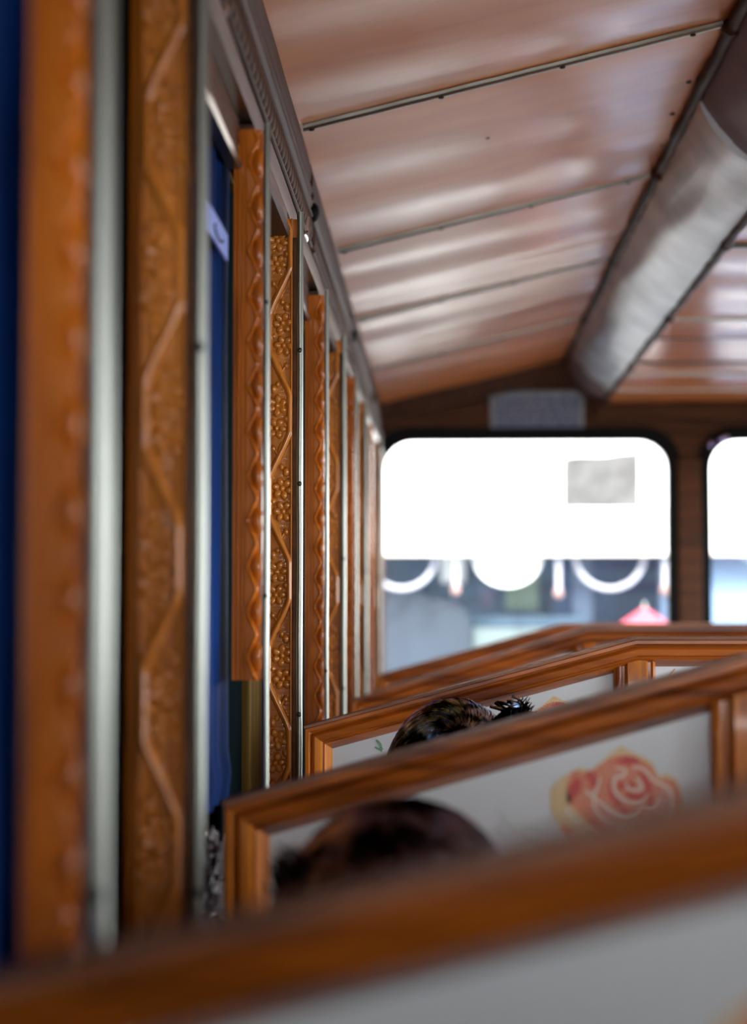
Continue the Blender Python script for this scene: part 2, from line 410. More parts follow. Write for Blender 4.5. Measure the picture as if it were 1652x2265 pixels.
g = MB(); g.prism([(-.262, 1.93), (PX, 2.10), (mir(PX), 2.10), (mir(-.262), 1.93)], WY, WY+.06); struct(g, 'wall_front_gable', M['darkX'])
for i, (a, b_, c, d) in enumerate(wins):
    g = MB(); lo = rrect(a-gk-.004, b_+gk+.004, c-gk-.004, d+gk+.004, .128); li = rrect(a, b_, c, d, .10); n = len(lo)
    for y in (WY-.012, WY+.03):
        g.add([(x, y, z) for x, z in lo] + [(x, y, z) for x, z in li], [(j, (j+1) % n, n+(j+1) % n, n+j) for j in range(n)])
    for L in (lo, li):
        g.add([(x, WY-.012, z) for x, z in L] + [(x, WY+.03, z) for x, z in L], [(j, (j+1) % n, n+(j+1) % n, n+j) for j in range(n)])
    e = g.build('window_%d' % (i+1), M['black']); tag(e, kind='structure')
    g = MB(); g.prism(rrect(a-.01, b_+.01, c-.01, d+.01, .11), WY+.018, WY+.022); g.v = [(x, y-(z-(c+d)/2)*.055, z) for x, y, z in g.v]; g.build('pane', M['glass'], e)
# header mouldings over the windows, dark cover of the centre pillar
g = MB(); g.box(QX-.03, mir(QX)+.03, WY-.035, WY, at(1400, 925, WY).z, 1.93, .006); struct(g, 'trim_7', M['darkX'])
g = MB(); g.prism([(-.24, 1.86), (PX, 2.015), (QX, 1.90), (QX, 1.95), (PX, 2.09), (-.24, 1.95)], WY-.05, WY); struct(g, 'trim_8', M['dark'])
g = MB(); g.box(wx1+.034, wins[1][0]-.034, WY-.02, WY, .75, at(1500, 1015, WY).z, .006); struct(g, 'trim_9', M['darkX'])
# plaque
a = at(1083, 864, WY-.01); b_ = at(1292, 947, WY-.01)
e = empty('notice_plaque', ((a.x+b_.x)/2, WY-.006, b_.z), 'pale blue patterned plaque on the brown wall above the left windshield pane', 'sign')
g = MB(); g.box(a.x, b_.x, WY-.012, WY, b_.z, a.z, .002)
m = speck('plaque_plate', (.16, .17, .19), (.24, .24, .25), 60); g.build('plate', m, e)
mb = speck('plaque_print', (.02, .05, .16), (.06, .09, .19), 90)
g = MB(); W_ = b_.x-a.x; H_ = a.z-b_.z; rr = random.Random(4)
for r_ in range(4):
    x = .06; z = .80 - r_*.20
    while x < .92:
        l = rr.uniform(.05, .14); x1 = min(x+l, .95); g.box(a.x+W_*x, a.x+W_*x1, WY-.0135, WY-.0118, b_.z+H_*(z-.13), b_.z+H_*z); x = x1+.015
g.box(a.x+W_*.02, a.x+W_*.98, WY-.0135, WY-.0118, b_.z+H_*.01, b_.z+H_*.045); g.box(a.x+W_*.02, a.x+W_*.98, WY-.0135, WY-.0118, b_.z+H_*.94, b_.z+H_*.97)
g.build('printing', mb, e)
# faded figures painted over the centre pillar (illegible marks)
e = empty('pillar_lettering', at(1546, 950, WY-.036), 'faded dark marks painted on the wall above the centre pillar', 'lettering')
mfb = simple('faded_black_paint', (.02, .014, .01), .6)
for q in (1508, 1546, 1578):
    g = MB(); c = at(q, 937, WY-.036); g.tube([(c.x+.012*math.cos(t_), c.y, c.z+.020*math.sin(t_)) for t_ in [i*.6 for i in range(9)]], .003, 6); g.build('painted_mark', mfb, e, smooth=True)
# small chrome fitting at the top of the right pane
e = empty('mirror_bracket', at(1585, 985, WY-.05), 'shiny violet-tinted fitting at the top corner of the right windshield pane', 'fitting')
c = at(1600, 972, WY-.04); mc = simple('violet_chrome', (.45, .42, .80), .2, metal=.8)
g = MB(); g.ell(c, (.026, .012, .013), 16, rot=Matrix.Rotation(math.radians(-25), 3, 'Y')); g.build('lens', mc, e, smooth=True)
c = at(1572, 984, WY-.04); g = MB(); g.ell(c, (.012, .01, .014), 14); g.build('bolt_cap', mc, e, smooth=True)
g = MB(); g.tube([at(1572, 984, WY-.04), at(1580, 970, WY-.001)], .004, 8); g.build('arm', M['black'], e, smooth=True)
# poster on the glass
a = at(1246, 1004, WY+.004); b_ = at(1413, 1122, WY+.004)
g = MB(); W_ = b_.x-a.x; H_ = a.z-b_.z
vs = []
for i in range(13):
    s_ = i/12; zt = a.z - H_*.09*(1-s_)**1.2 + .003*math.sin(s_*9)
    vs.append((a.x+W_*s_, zt))
g.prism([(a.x, b_.z), (b_.x, b_.z)] + vs[::-1], WY+.0135, WY+.0170); g.v = [(x, y-(z-(wz0+wz1)/2)*.055, z) for x, y, z in g.v]
m = speck('faded_paper', (.66, .67, .66), (.80, .81, .80), 14)
t = m.node_tree; pb = t.nodes['Principled BSDF']; tl = t.nodes.new('ShaderNodeBsdfTranslucent'); mx = t.nodes.new('ShaderNodeMixShader'); mx.inputs[0].default_value = .45
t.links.new(pb.inputs['Base Color'].links[0].from_socket, tl.inputs[0]); t.links.new(pb.outputs[0], mx.inputs[1]); t.links.new(tl.outputs[0], mx.inputs[2]); t.links.new(mx.outputs[0], t.nodes['Material Output'].inputs[0])
o = g.build('paper_notice', m); tag(o, 'square grey paper notice stuck to the upper right of the left windshield pane', 'notice')

# ------------------------------------------------------------------ carved relief boards
def relief(name, W_, L_, nx, ny, hf, mat, th=.012):
    """carved board, local x across 0..W, z up 0..L, carved face looks to -Y"""
    xs = np.linspace(0, W_, nx+1); zs = np.linspace(0, L_, ny+1)
    X, Z = np.meshgrid(xs, zs); H = hf(X, Z)
    V = np.stack([X, -H, Z], -1).reshape(-1, 3)
    n1 = nx+1; idx = np.arange(n1*(ny+1)).reshape(ny+1, n1)
    Q = np.stack([idx[:-1, :-1], idx[:-1, 1:], idx[1:, 1:], idx[1:, :-1]], -1).reshape(-1, 4)
    per = np.concatenate([idx[0, :], idx[1:, -1], idx[-1, -2::-1], idx[-2:0:-1, 0]]); k = len(V)
    B = V[per].copy(); B[:, 1] = th
    V = np.concatenate([V, B]); m_ = len(per); j = np.arange(m_); jn = (j+1) % m_
    Sd = np.stack([per[j], k+j, k+jn, per[jn]], -1)
    faces = Q.tolist() + Sd.tolist() + [[int(k+q) for q in range(m_)][::-1]]
    me = bpy.data.meshes.new(name); me.from_pydata(V.tolist(), [], faces); me.materials.append(mat)
    me.polygons.foreach_set('use_smooth', [True]*len(me.polygons))
    me.set_sharp_from_angle(angle=math.radians(50))
    return me
FW = .034
def sm(e0, e1, x):
    t = np.clip((x-e0)/(e1-e0), 0, 1); return t*t*(3-2*t)
def flower_h(X, Z):
    P = .222; H = np.zeros_like(X)
    # ribbed ground
    H += .00045*np.sin(Z/ .0011*2*np.pi*.5)*np.sin(X/.0016*2*np.pi*.5)
    c = FW*.5
    ph = Z/P*2*np.pi
    vine = c + np.clip(1.3*np.sin(ph), -1, 1)*FW*.40
    dv = np.clip(1.3*np.cos(ph)*(np.abs(1.3*np.sin(ph)) < 1), -1.3, 1.3)*FW*.40*2*np.pi/P
    D = np.abs(X-vine)/np.sqrt(1+dv**2)
    def bump(h, w0, D): return h*np.sqrt(np.clip(1-(D/w0)**2, 0, 1))
    H = np.maximum(H, bump(.0036, .0046, D))
    # side rims
    H = np.maximum(H, .0028*(sm(.0020, .0012, X) + sm(FW-.0032, FW-.0020, X)))
    def flower(cx, cz, R, ph0, h0=.0028):
        nonlocal H
        m_ = (np.abs(Z-cz) < R*1.3); 
        if not m_.any(): return
        x = X[m_]-cx; z = Z[m_]-cz; hh = np.zeros_like(x)
        for k in range(6):
            a = ph0 + k*np.pi/3; px_, pz_ = np.cos(a)*R*.62, np.sin(a)*R*.62
            ur = (x-px_)*np.cos(a)+(z-pz_)*np.sin(a); vt = -(x-px_)*np.sin(a)+(z-pz_)*np.cos(a)
            d = np.sqrt((ur/1.12)**2 + (vt/.88)**2)/(R*.37)
            hh = np.maximum(hh, h0*np.clip(1-d**4, 0, 1)**.6*(1-.25*np.clip(-ur/(R*.4), 0, 1)))
        d = np.sqrt(x**2+z**2)/(R*.28); hh = np.maximum(hh, h0*1.12*np.clip(1-d**2, 0, 1)**.5)
        H[m_] = np.maximum(H[m_], hh)
    def blob(cx, cz, rx, rz, h0=.0030, ang=0):
        nonlocal H
        m_ = (np.abs(Z-cz) < max(rx, rz)*1.4)
        if not m_.any(): return
        x = X[m_]-cx; z = Z[m_]-cz; ca, sa = math.cos(ang), math.sin(ang)
        u, v = x*ca+z*sa, -x*sa+z*ca
        d = (u/rx)**2 + (v/rz)**2
        H[m_] = np.maximum(H[m_], h0*np.clip(1-d, 0, 1)**.5)
    k = 0; z0 = -P
    while z0 < Z.max()+P:
        for half, sgn in ((0, -1), (1, 1)):
            zc = z0 + P*(.25+.5*half)        # vine on the +side in first half
            o = c + sgn*FW*.10
            flower(o + sgn*.0015, zc-.019, .0140, .3+k); flower(o, zc+.0115, .0146, .1+k*.7)
            blob(o + sgn*FW*.16, zc+.034, .0050, .0062, .0032); blob(o - sgn*FW*.02, zc+.040, .0035, .0042, .0030)
            blob(c, zc-.047, .0026, .0120, .0028, ang=sgn*.35); blob(c+sgn*FW*.26, zc-.046, .0038, .0045, .0030)
            blob(c+sgn*FW*.12, zc-.052, .0020, .0100, .0024, ang=-sgn*.5)
            blob(c - sgn*FW*.26, zc-.006, .0040, .0048, .0030)
            k += 1
        z0 += P
    return H*1.9
ZW = .031
def zig_h(X, Z):
    P = .049; x = X/ZW
    tri = np.abs(((Z/P) % 1)-.5)*2                    # 0..1
    xb = .50 + .34*tri
    H = np.full_like(X, .0030)
    for gx in (.10, .25, .40): H -= .0014*np.exp(-((x-gx)/.022)**2)
    rec = sm(xb-.02, xb+.05, x); H = H*(1-rec) + rec*.0004
    # leaf swelling inside each scoop
    zc = ((Z/P) % 1)-.5
    leaf = np.clip(1-((x-.86)/.20)**2-(zc/.30)**2, 0, 1)**.5*.0030
    H = np.maximum(H, leaf*(x > .6))
    ridge = np.clip(1-((x-xb)/.05)**2, 0, 1)**.5*.0042
    H = np.maximum(H, ridge)
    return H*1.8
me_flower = relief('carved_board', FW, .985, 44, 1070, flower_h, M['carve'])
me_zig = relief('zigzag_board', ZW, .985, 34, 510, zig_h, M['zig'])
me_zig_short = relief('zigzag_board', ZW, .60, 34, 320, zig_h, M['zig'])

def strip(parent, x, y, z0, z1, hw, screws, mat=None, tilt=0):
    g = MB(); pr = []
    n = 6
    for i in range(n+1):
        a = math.pi*i/n; pr.append((x-hw*math.cos(a), y-.0030*math.sin(a)))
    vs = []; m_ = 14
    for k in range(m_+1):
        z = z0+(z1-z0)*k/m_; wv = .0004*math.sin(k*1.9)
        for q in pr: vs.append((q[0]+wv, q[1], z))
        vs.append((x+hw, y+.004, z)); vs.append((x-hw, y+.004, z))
    q = n+3
    fs = [(k*q+j, k*q+(j+1) % q, (k+1)*q+(j+1) % q, (k+1)*q+j) for k in range(m_) for j in range(q)] + [tuple(range(q)), tuple(m_*q+j for j in range(q))]
    g.add(vs, fs); s_ = g.build('metal_strip', mat or M['steel'], parent, smooth=True)
    for zz in screws:
        g = MB(); g.ell((x, y-.0028, zz), (hw*.75, .0016, hw*.75), 12); sc_ = g.build('screw', M['screw'], s_, smooth=True)
FY = [1.385, 2.40, 3.50, 4.55, 5.6]
ZY = [.99, 1.95, 2.99, 4.05, 5.1, 6.1]
flab = ['blurred and widest, left of the blue curtain', 'in sharp focus between two steel strips', 'amber, third from the camera', 'brown, second from the windshield wall', 'dim, closest to the windshield wall']
for k, y in enumerate(FY):
    xl = -.2315; xr = xl+FW
    e = empty('flower_carved_post', (xl+.02, y+.03, .8), 'post carved with flowers and vine, ' + flab[k], 'post', 'flower carved posts of the left wall')
    o = bpy.data.objects.new('carved_board', me_flower); COL.objects.link(o); o.parent = e; o.location = Vector((xl, y, .74))-e.location
    g = MB(); g.box(xl-.012, xr+.0055, y+.012, y+.075, .74, 1.728, .002); g.build('post_core', M['zig'], e)
    g = MB(); g.box(xr+.0002, xr+.0055, y-.001, y+.0125, .74, 1.70, .001); g.build('side_lining', M['darkX'], e)
    zs = {0: [at(445, 768, y).z, at(440, 1975, y).z], 1: [at(650, 1070, y).z, at(652, 1580, y).z, at(655, 775, y).z]}.get(k, [1.05, 1.30])
    strip(e, xr+.0095 if k else xr+.0115, y+.001, .74, 1.735, .0045 if k else .0052, zs)
zlab = ['blurred one beside the near blue curtain', 'short hanging one with a cut lower end', 'red-brown one right of the second blue curtain', 'third from the windshield wall', 'second from the windshield wall', 'last one against the windshield wall']
for k, y in enumerate(ZY):
    xl = -.2245 if k else -.2285
    short = (k == 1)
    e = empty('zigzag_carved_post', (xl+.02, y+.03, .8), 'post carved with a zigzag, ' + zlab[k], 'post', 'zigzag carved posts of the left wall')
    zb = 1.725-.60 if short else .74
    o = bpy.data.objects.new('zigzag_board', me_zig_short if short else me_zig); COL.objects.link(o); o.parent = e; o.location = Vector((xl, y, zb))-e.location
    if k == 0: pass
    g = MB(); g.box(xl, xl+ZW, y+.0118, y+.050, zb, 1.728, .001); g.build('post_core', M['zig'], e)
    zs = {0: [1.045], 1: [at(585, 1318, y).z, at(583, 668, y).z]}.get(k, [1.1])
    if k < 4: strip(e, xl+ZW+.0040 if k else xl+ZW+.0075, y+.004, .74, 1.735, .0035 if k else .0075, zs)
# dark sliding windows between zigzag and flower posts, worn wooden slat seen below the short board
for k in range(5):
    ya, yb = ZY[k]+.085, FY[k]-.004
    lab = ['beside the near flower post, with greenish glints', 'behind the short hanging zigzag board', 'hidden behind the third zigzag post', 'second from the front of the tram', 'nearest the windshield wall'][k]
    e = empty('side_window', (-.25, (ya+yb)/2, .8), 'dark closed window of the left wall, ' + lab, 'window', 'dark side windows of the left wall')
    g = MB(); g.box(-.2500, -.2460, ya, yb, .82, 1.70); g.build('pane', M['dglass'], e)
    g = MB(); g.box(-.262, -.240, ya, yb, .80, .825, .002); g.box(-.262, -.240, ya, yb, 1.695, 1.73, .002)
    if k: g.box(-.262, -.236, yb-.16, yb, .825, 1.695, .003)
    g.build('window_frame', M['olive'] if k else M['void'], e)
# blue vinyl curtains between flower post and next zigzag post
clab = ['at the far left edge of the picture', 'between the near flower post and the short zigzag board', 'dark sliver right of the sharply focused flower post', 'behind the fourth flower post', 'last one by the windshield wall', '']
for k in range(5):
    ya = (FY[k-1]+.08) if k else .55; yb = ZY[k]+.075
    g = MB(); n = 60; vs = []; m_ = 26
    zt = 1.715; zb = .80 if k != 1 else at(480, 1800, 1.85).z
    rr = random.Random(30+k)
    for j in range(m_+1):
        z = zb+(zt-zb)*j/m_
        for i in range(n+1):
            y = ya+(yb-ya)*i/n
            x = -.2372 + .0030*math.sin(y*95 + .6*math.sin(z*5+k)) + .0012*math.sin(y*41+z*7) - .0020
            if k == 1 and abs(z-1.03) < .014: x += .0035
            vs.append((x, y, z))
    nn_ = len(vs)
    vs += [(v[0]-.0012, v[1], v[2]) for v in vs]
    fs = [(j*(n+1)+i, j*(n+1)+i+1, (j+1)*(n+1)+i+1, (j+1)*(n+1)+i) for j in range(m_) for i in range(n)]
    fs += [tuple(nn_+q for q in f[::-1]) for f in fs]
    g.add(vs, fs); o = g.build('vinyl_curtain', M['blue'], smooth=False, fix=False)
    o.data.polygons.foreach_set('use_smooth', [True]*len(o.data.polygons))
    tag(o, 'dark blue vinyl curtain, ' + clab[k], 'curtain', 'blue curtains of the left wall')
# pale tag on the curtain
a = at(478, 512, 1.80)
e = empty('curtain_tag', (-.228, 1.80, a.z-.025), 'small pale blue square tag high on the blue curtain', 'tag')
x_ = -.2265; yc = abs(x_)*F/(975-478); zc = at(478, 512, yc).z
g = MB(); g.box(x_-.004, x_, yc-.085, yc+.085, zc-.014, zc+.014, .001); g.build('tag_plate', simple('pale_blue_card', (.16, .22, .52), .5), e)
g = MB(); g.tube([(x_+.0006, yc+.035*math.cos(t_), zc-.002+.006*math.sin(t_)) for t_ in [2.6+i*.45 for i in range(9)]], .0014, 6); g.build('printed_curl', M['black'], e, smooth=True)
# crumpled black vinyl bundle under the curtain
g = MB(); b = bmesh.new(); bmesh.ops.create_icosphere(b, subdivisions=6, radius=1)
from mathutils import noise as mn
z_hi = at(470, 1815, 1.9).z; z_lo = at(470, 2120, 1.9).z
for v in b.verts:
    q = v.co.copy(); s_ = mn.fractal(q*3.2, .8, 2.2, 4)*.34
    waist = 1 - .55*math.exp(-((q.z-.12)/.10)**2)
    q = q*(1+s_); q.x *= waist; q.y *= waist
    v.co = Vector((-.236+q.x*.018, 1.84+q.y*.13, (z_hi+z_lo)/2 - .02 + q.z*(z_hi-z_lo)*.55))
g.addbm(b); o = g.build('rolled_curtain_bundle', M['blackvinyl'], smooth=False, fix=False); o.data.polygons.foreach_set('use_smooth', [True]*len(o.data.polygons))
tag(o, 'crumpled shiny black bundle tied below the blue curtain left of the second bench', 'bundle')

# cornice segments, rail, brackets, valances
seg = [(-.1, 1.50), (1.52, 2.86), (2.90, 4.17), (4.21, 5.40), (5.43, 6.38)]
slab = ['nearest, above the near posts', 'crisp segment above the sharply focused post', 'beyond the first dark gap', 'second from the windshield wall', 'last before the windshield wall']
for k, (ya, yb) in enumerate(seg):
    e = empty('carved_cornice', (-.21, (ya+yb)/2, 1.80), 'dark carved cornice under the ceiling edge, ' + slab[k], 'cornice', 'cornice segments over the left wall')
    g = MB(); prof = [(-.26, 1.775), (-.2085, 1.775), (-.2085, 1.835), (-.2105, 1.840), (-.2045, 1.846), (-.2030, 1.852), (-.2055, 1.858), (-.2085, 1.861), (-.2055, 1.866), (-.2045, 1.873), (-.2070, 1.880), (-.2095, 1.883), (-.2068, 1.890), (-.2060, 1.902), (-.2085, 1.915), (-.2115, 1.930), (-.26, 1.935)]
    g.sweepY(prof, ya, yb, 2); g.build('ribbed_moulding', M['dark'], e, smooth=True)
    g = MB(); y = ya+.02
    while y < yb-.02:
        g.ell((-.2075, y, 1.806), (.0065, .0125, .020), 12, rot=Matrix.Rotation(.45, 3, 'X'))
        y += .034
    g.tube([(-.2065, ya, 1.781), (-.2065, yb, 1.781)], .0032, 8); g.tube([(-.2065, ya, 1.831), (-.2065, yb, 1.831)], .0032, 8)
    g.build('leaf_beading', M['dark'], e, smooth=True)
    g = MB(); g.ell((-.204, yb+.018, 1.84), (.010, .014, .016), 12); g.build('joint_block', M['black'], e, smooth=True)
e = empty('steel_eave_rail', (-.2, 3, 1.75), 'long steel trim rail running above the posts of the left wall', 'rail')
g = MB(); g.sweepY([(-.222, 1.737), (-.2055, 1.737), (-.2030, 1.744), (-.2022, 1.753), (-.2030, 1.762), (-.2060, 1.770), (-.222, 1.770)], .2, 6.36, 60, 0, lambda y, j, x, z: (x + .0006*math.sin(y*9), z + .0006*math.sin(y*7)))
g.build('rail_bar', M['rail'], e, smooth=True)
for k, (px, py, y) in enumerate(((490, 20, 1.70), (675, 518, 2.74), (758, 752, 3.85), (787, 868, 4.8))):
    p = at(px, py, y); q = MB(); q.ell((p.x, y, p.z), (.0060, .011, .0145), 14); q.tube([(p.x, y, p.z), (-.203, y+.004, p.z+.028)], [.005, .003], 8)
    q.build('rail_bracket', M['chrome'], e, smooth=True)
M['valc'] = wood('carved_valance_brown', (.045, .018, .010), (.11, .045, .025), 'Y', rough=.35, coat=.3)
def val_h(X, Z):
    return .0020 + .0016*np.sin(X*2*np.pi/.016 + 2.5*np.sin(Z*90))*np.cos(Z*2*np.pi/.021)
me_val = relief('valance_board', .42, .045, 170, 30, val_h, M['valc'], .006)
for k in range(5):
    ya = (FY[k-1]+.08) if k else .50; yb = ZY[k]
    e = empty('carved_valance', (-.22, (ya+yb)/2, 1.68), 'dark carved valance above the blue curtain ' + clab[k].replace('between the near flower post and the short zigzag board', 'beside the short zigzag board'), 'valance', 'carved valances above the curtains')
    o = bpy.data.objects.new('valance_board', me_val); COL.objects.link(o); o.parent = e
    L_ = yb-ya; o.rotation_euler = (0, 0, math.pi/2); o.scale = (L_/.42, 1, 1); o.location = Vector((-.222, ya, 1.690))-e.location
    g = MB(); g.sweepY([(-.232, 1.682), (-.219, 1.681), (-.216, 1.686), (-.219, 1.692), (-.232, 1.692)], ya, yb); g.build('edge_bead', M['rail'], e, smooth=True)
for k in range(5):
    ya = ZY[k]+.01; yb = FY[k]-.012
    e = empty('window_pelmet', (-.21, (ya+yb)/2, 1.70), 'brown ribbed pelmet board on the left wall, ' + ['nearest the camera', 'ending at the sharply focused flower post', 'third along the left wall', 'second from the front', 'closest to the windshield wall'][k], 'pelmet', 'pelmets of the left wall')
    g = MB(); g.box(-.236, -.2040, ya, yb, 1.712, 1.735, .002); g.build('pelmet_board', M['valc'], e)
    g = MB(); g.sweepY([(-.232, 1.700), (-.2030, 1.700), (-.2000, 1.703), (-.2030, 1.706), (-.2000, 1.709), (-.2030, 1.713), (-.232, 1.713)], ya, yb); g.build('ribbed_edge', M['dark'], e, smooth=True)

# ------------------------------------------------------------------ benches
PROF = [(0, .024), (0, -.016), (.0015, -.0185), (.0062, -.0185), (.0075, -.0165), (.0082, -.0105), (.0100, -.0095), (.0115, -.0125), (.0150, -.0150), (.0235, -.0135), (.0255, -.0090), (.0275, -.0080), (.0290, -.0095), (.0395, .0080), (.0400, .0100), (.0400, .024)]
def mould(A, B, mA, mB, Y, prof=PROF):
    """moulded bar in a plane of constant y; A,B outer corners, mA,mB unit-offset mitre vectors (x,z); negative depth is toward camera"""
    g = MB(); k = len(prof); vs = []
    for P_, m_ in ((A, mA), (B, mB)):
        for s_, d in prof: vs.append((P_[0]+m_[0]*s_, Y+d, P_[1]+m_[1]*s_))
    g.add(vs, [(j, (j+1) % k, k+(j+1) % k, k+j) for j in range(k)] + [tuple(range(k)), tuple(range(2*k-1, k-1, -1))])
    return g
def miter(P0, P1, P2):
    d1 = (Vector(P1)-Vector(P0)).normalized(); d2 = (Vector(P2)-Vector(P1)).normalized()
    n1 = Vector((d1.y, -d1.x)); n2 = Vector((d2.y, -d2.x))     # inward when walking clockwise (left-bottom, up, right, down)
    m_ = (n1+n2).normalized(); return m_/m_.dot(n1)
def px2(pts, Y):
    return [(at(x, y, Y).x, at(x, y, Y).z) for x, y in pts]
def c6(cx, cy): return (1200+cx*.2179, 1630+cy*.2179)
ROSE = dict(
 tan=[(100,520),(230,400),(380,320),(470,340),(560,290),(690,180),(800,100),(900,150),(1040,210),(1130,280),(1190,400),(1270,385),(1370,450),(1430,620),(1480,800),(1420,920),(1200,960),(1000,1050),(760,1100),(450,1130),(300,1070),(200,960),(140,860),(90,720)],
 red=[(270,430),(340,340),(450,380),(560,310),(700,215),(850,185),(1000,230),(1110,300),(1180,430),(1290,430),(1380,500),(1410,700),(1350,850),(1150,900),(900,1010),(680,1050),(430,1060),(270,1020),(200,900),(330,860),(250,740),(300,640),(250,560)],
 light=[(120,720),(180,620),(290,700),(400,800),(480,900),(400,980),(250,900),(140,850)],
 pinks=[[(560,660),(700,760),(850,820),(1050,790),(1180,640),(1220,500),(1300,560),(1280,760),(1150,860),(900,930),(700,900),(590,790)]],
 deeps=[[(265,540),(310,450),(370,420),(400,480),(360,600),(300,620)], [(430,390),(500,350),(560,430),(530,520),(480,470)], [(760,240),(860,200),(960,220),(990,270),(850,290),(770,280)],
        [(670,500),(720,440),(740,520),(760,600),(830,700),(900,740),(820,770),(740,700),(690,600)], [(960,340),(1050,390),(1110,500),(1100,580),(1050,540),(1020,430)], [(760,480),(820,470),(850,520),(800,540)],
        [(880,460),(930,470),(950,520),(900,520)], [(1050,600),(1120,590),(1130,680),(1070,690)], [(450,830),(530,820),(600,870),(680,940),(560,920)], [(860,560),(960,580),(1030,560),(1010,630),(900,630),(850,600)]],
 lines=[([(740,320),(800,320),(850,350),(820,400),(750,420),(725,500),(760,590),(850,650),(950,665),(1030,640),(1080,580)], 17),
        ([(850,480),(880,530),(950,550),(1010,530),(1000,470),(950,420)], 17), ([(920,310),(1000,320),(1070,370),(1140,450),(1220,490),(1290,530),(1320,640),(1290,770),(1230,850),(1100,880),(980,950),(850,970)], 18),
        ([(590,400),(570,500),(530,590),(530,700),(580,790),(680,870)], 16), ([(530,620),(620,690),(740,770),(850,800),(950,770),(1000,700)], 18), ([(1010,690),(1090,715),(1160,680),(1190,600)], 15),
        ([(430,550),(500,600),(540,640)], 14), ([(230,720),(320,830),(380,870)], 22), ([(450,890),(560,960),(650,1020),(750,1010),(850,970),(740,890)], 20)])
def cr(pts, closed, n=6):
    P_ = [Vector(p) for p in pts]; o = []; N = len(P_)
    rngi = range(N) if closed else range(N-1)
    for i in rngi:
        p0 = P_[(i-1) % N] if closed or i > 0 else P_[0]; p1 = P_[i]; p2 = P_[(i+1) % N]; p3 = P_[(i+2) % N] if closed or i+2 < N else P_[-1]
        for k in range(n):
            t_ = k/n; o.append(.5*((2*p1)+(p2-p0)*t_+(2*p0-5*p1+4*p2-p3)*t_*t_+(3*p1-p0-3*p2+p3)*t_**3))
    if not closed: o.append(P_[-1])
    return o
def rose_mesh():
    """flat painted flower, coordinates in metres relative to the camera axis at the second bench plane"""
    YA = 1.684; b = bmesh.new(); layers = []
    def poly(pts, lvl, mi, px=False):
        q = [at(*((p[0], p[1]) if px else c6(p[0], p[1])), YA) for p in cr([Vector((a_[0], a_[1])) for a_ in pts], True)]
        vs = [b.verts.new((p.x, -lvl*.00012, p.z)) for p in q]
        f = b.faces.new(vs); f.material_index = mi
        bmesh.ops.triangulate(b, faces=[f])
    def line(pts, wd, lvl, mi, px=False):
        q = cr([Vector(p) for p in pts], False); N = len(q); L = []; R = []
        for i in range(N):
            d = (q[min(i+1, N-1)]-q[max(0, i-1)]).normalized(); nn = Vector((-d.y, d.x)); w_ = wd*(.45+.55*math.sin(math.pi*min(1, (i+.6)/N)))
            for S_, sg in ((L, 1), (R, -1)):
                p = q[i]+nn*w_*sg; pp = at(*((p.x, p.y) if px else c6(p.x, p.y)), YA); S_.append(b.verts.new((pp.x, -lvl*.00012, pp.z)))
        for i in range(N-1):
            f = b.faces.new((L[i], L[i+1], R[i+1], R[i])); f.material_index = mi
    poly(ROSE['tan'], 1, 0); poly(ROSE['red'], 2, 1); poly(ROSE['light'], 3, 5)
    for p in ROSE['pinks']: poly(p, 4, 3)
    for p in ROSE['deeps']: poly(p, 5, 2)
    for p, w_ in ROSE['lines']: line(p, w_, 6, 4)
    me = bpy.data.meshes.new('painted_rose'); b.to_mesh(me); b.free()
    for q in ('p_tan', 'p_red', 'p_deep', 'p_pink', 'p_line', 'p_tan'): me.materials.append(M[q])
    for v in me.vertices: v.co.z -= 1.2
    b = bmesh.new()
    for p, w_ in (([(1100,1790),(1130,1830),(1160,1850),(1200,1862)], 4), ([(1120,1812),(1100,1838),(1112,1850)], 3.5), ([(1140,1870),(1180,1856),(1230,1872)], 4), ([(1150,1835),(1185,1832),(1210,1845)], 3)):
        line(p, w_, 2, 0, True)
    for p, w_ in (([(748,1805),(762,1822),(766,1848)], 5), ([(742,1830),(760,1838),(772,1836)], 4)):
        line(p, w_, 2, 1, True)
    m2_ = bpy.data.meshes.new('painted_leaves'); b.to_mesh(m2_); b.free()
    for q in ('p_leaf', 'p_green'): m2_.materials.append(M[q])
    for v in m2_.vertices: v.co.z -= 1.2
    return me, m2_
me_rose, me_leaves = rose_mesh()
def sprig_mesh():
    b = bmesh.new()
    rr = random.Random(3)
    for k in range(9):
        x0 = -.16+k*.036; sg = 1 if k % 2 else -1; pts = [Vector((x0+sg*t_*(.045+.004*k), .058-.085*t_+.010*math.sin(t_*3.1))) for t_ in [i/7 for i in range(8)]]
        prev = None
        for i, p in enumerate(pts):
            w_ = .0022
            a_ = b.verts.new((p.x-w_, 0, p.y)); c_ = b.verts.new((p.x+w_, 0, p.y+w_))
            if prev: b.faces.new((prev[0], prev[1], c_, a_))
            prev = (a_, c_)
    me = bpy.data.meshes.new('painted_sprig'); b.to_mesh(me); b.free(); me.materials.append(M['p_orange']); return me
me_sprig = sprig_mesh()

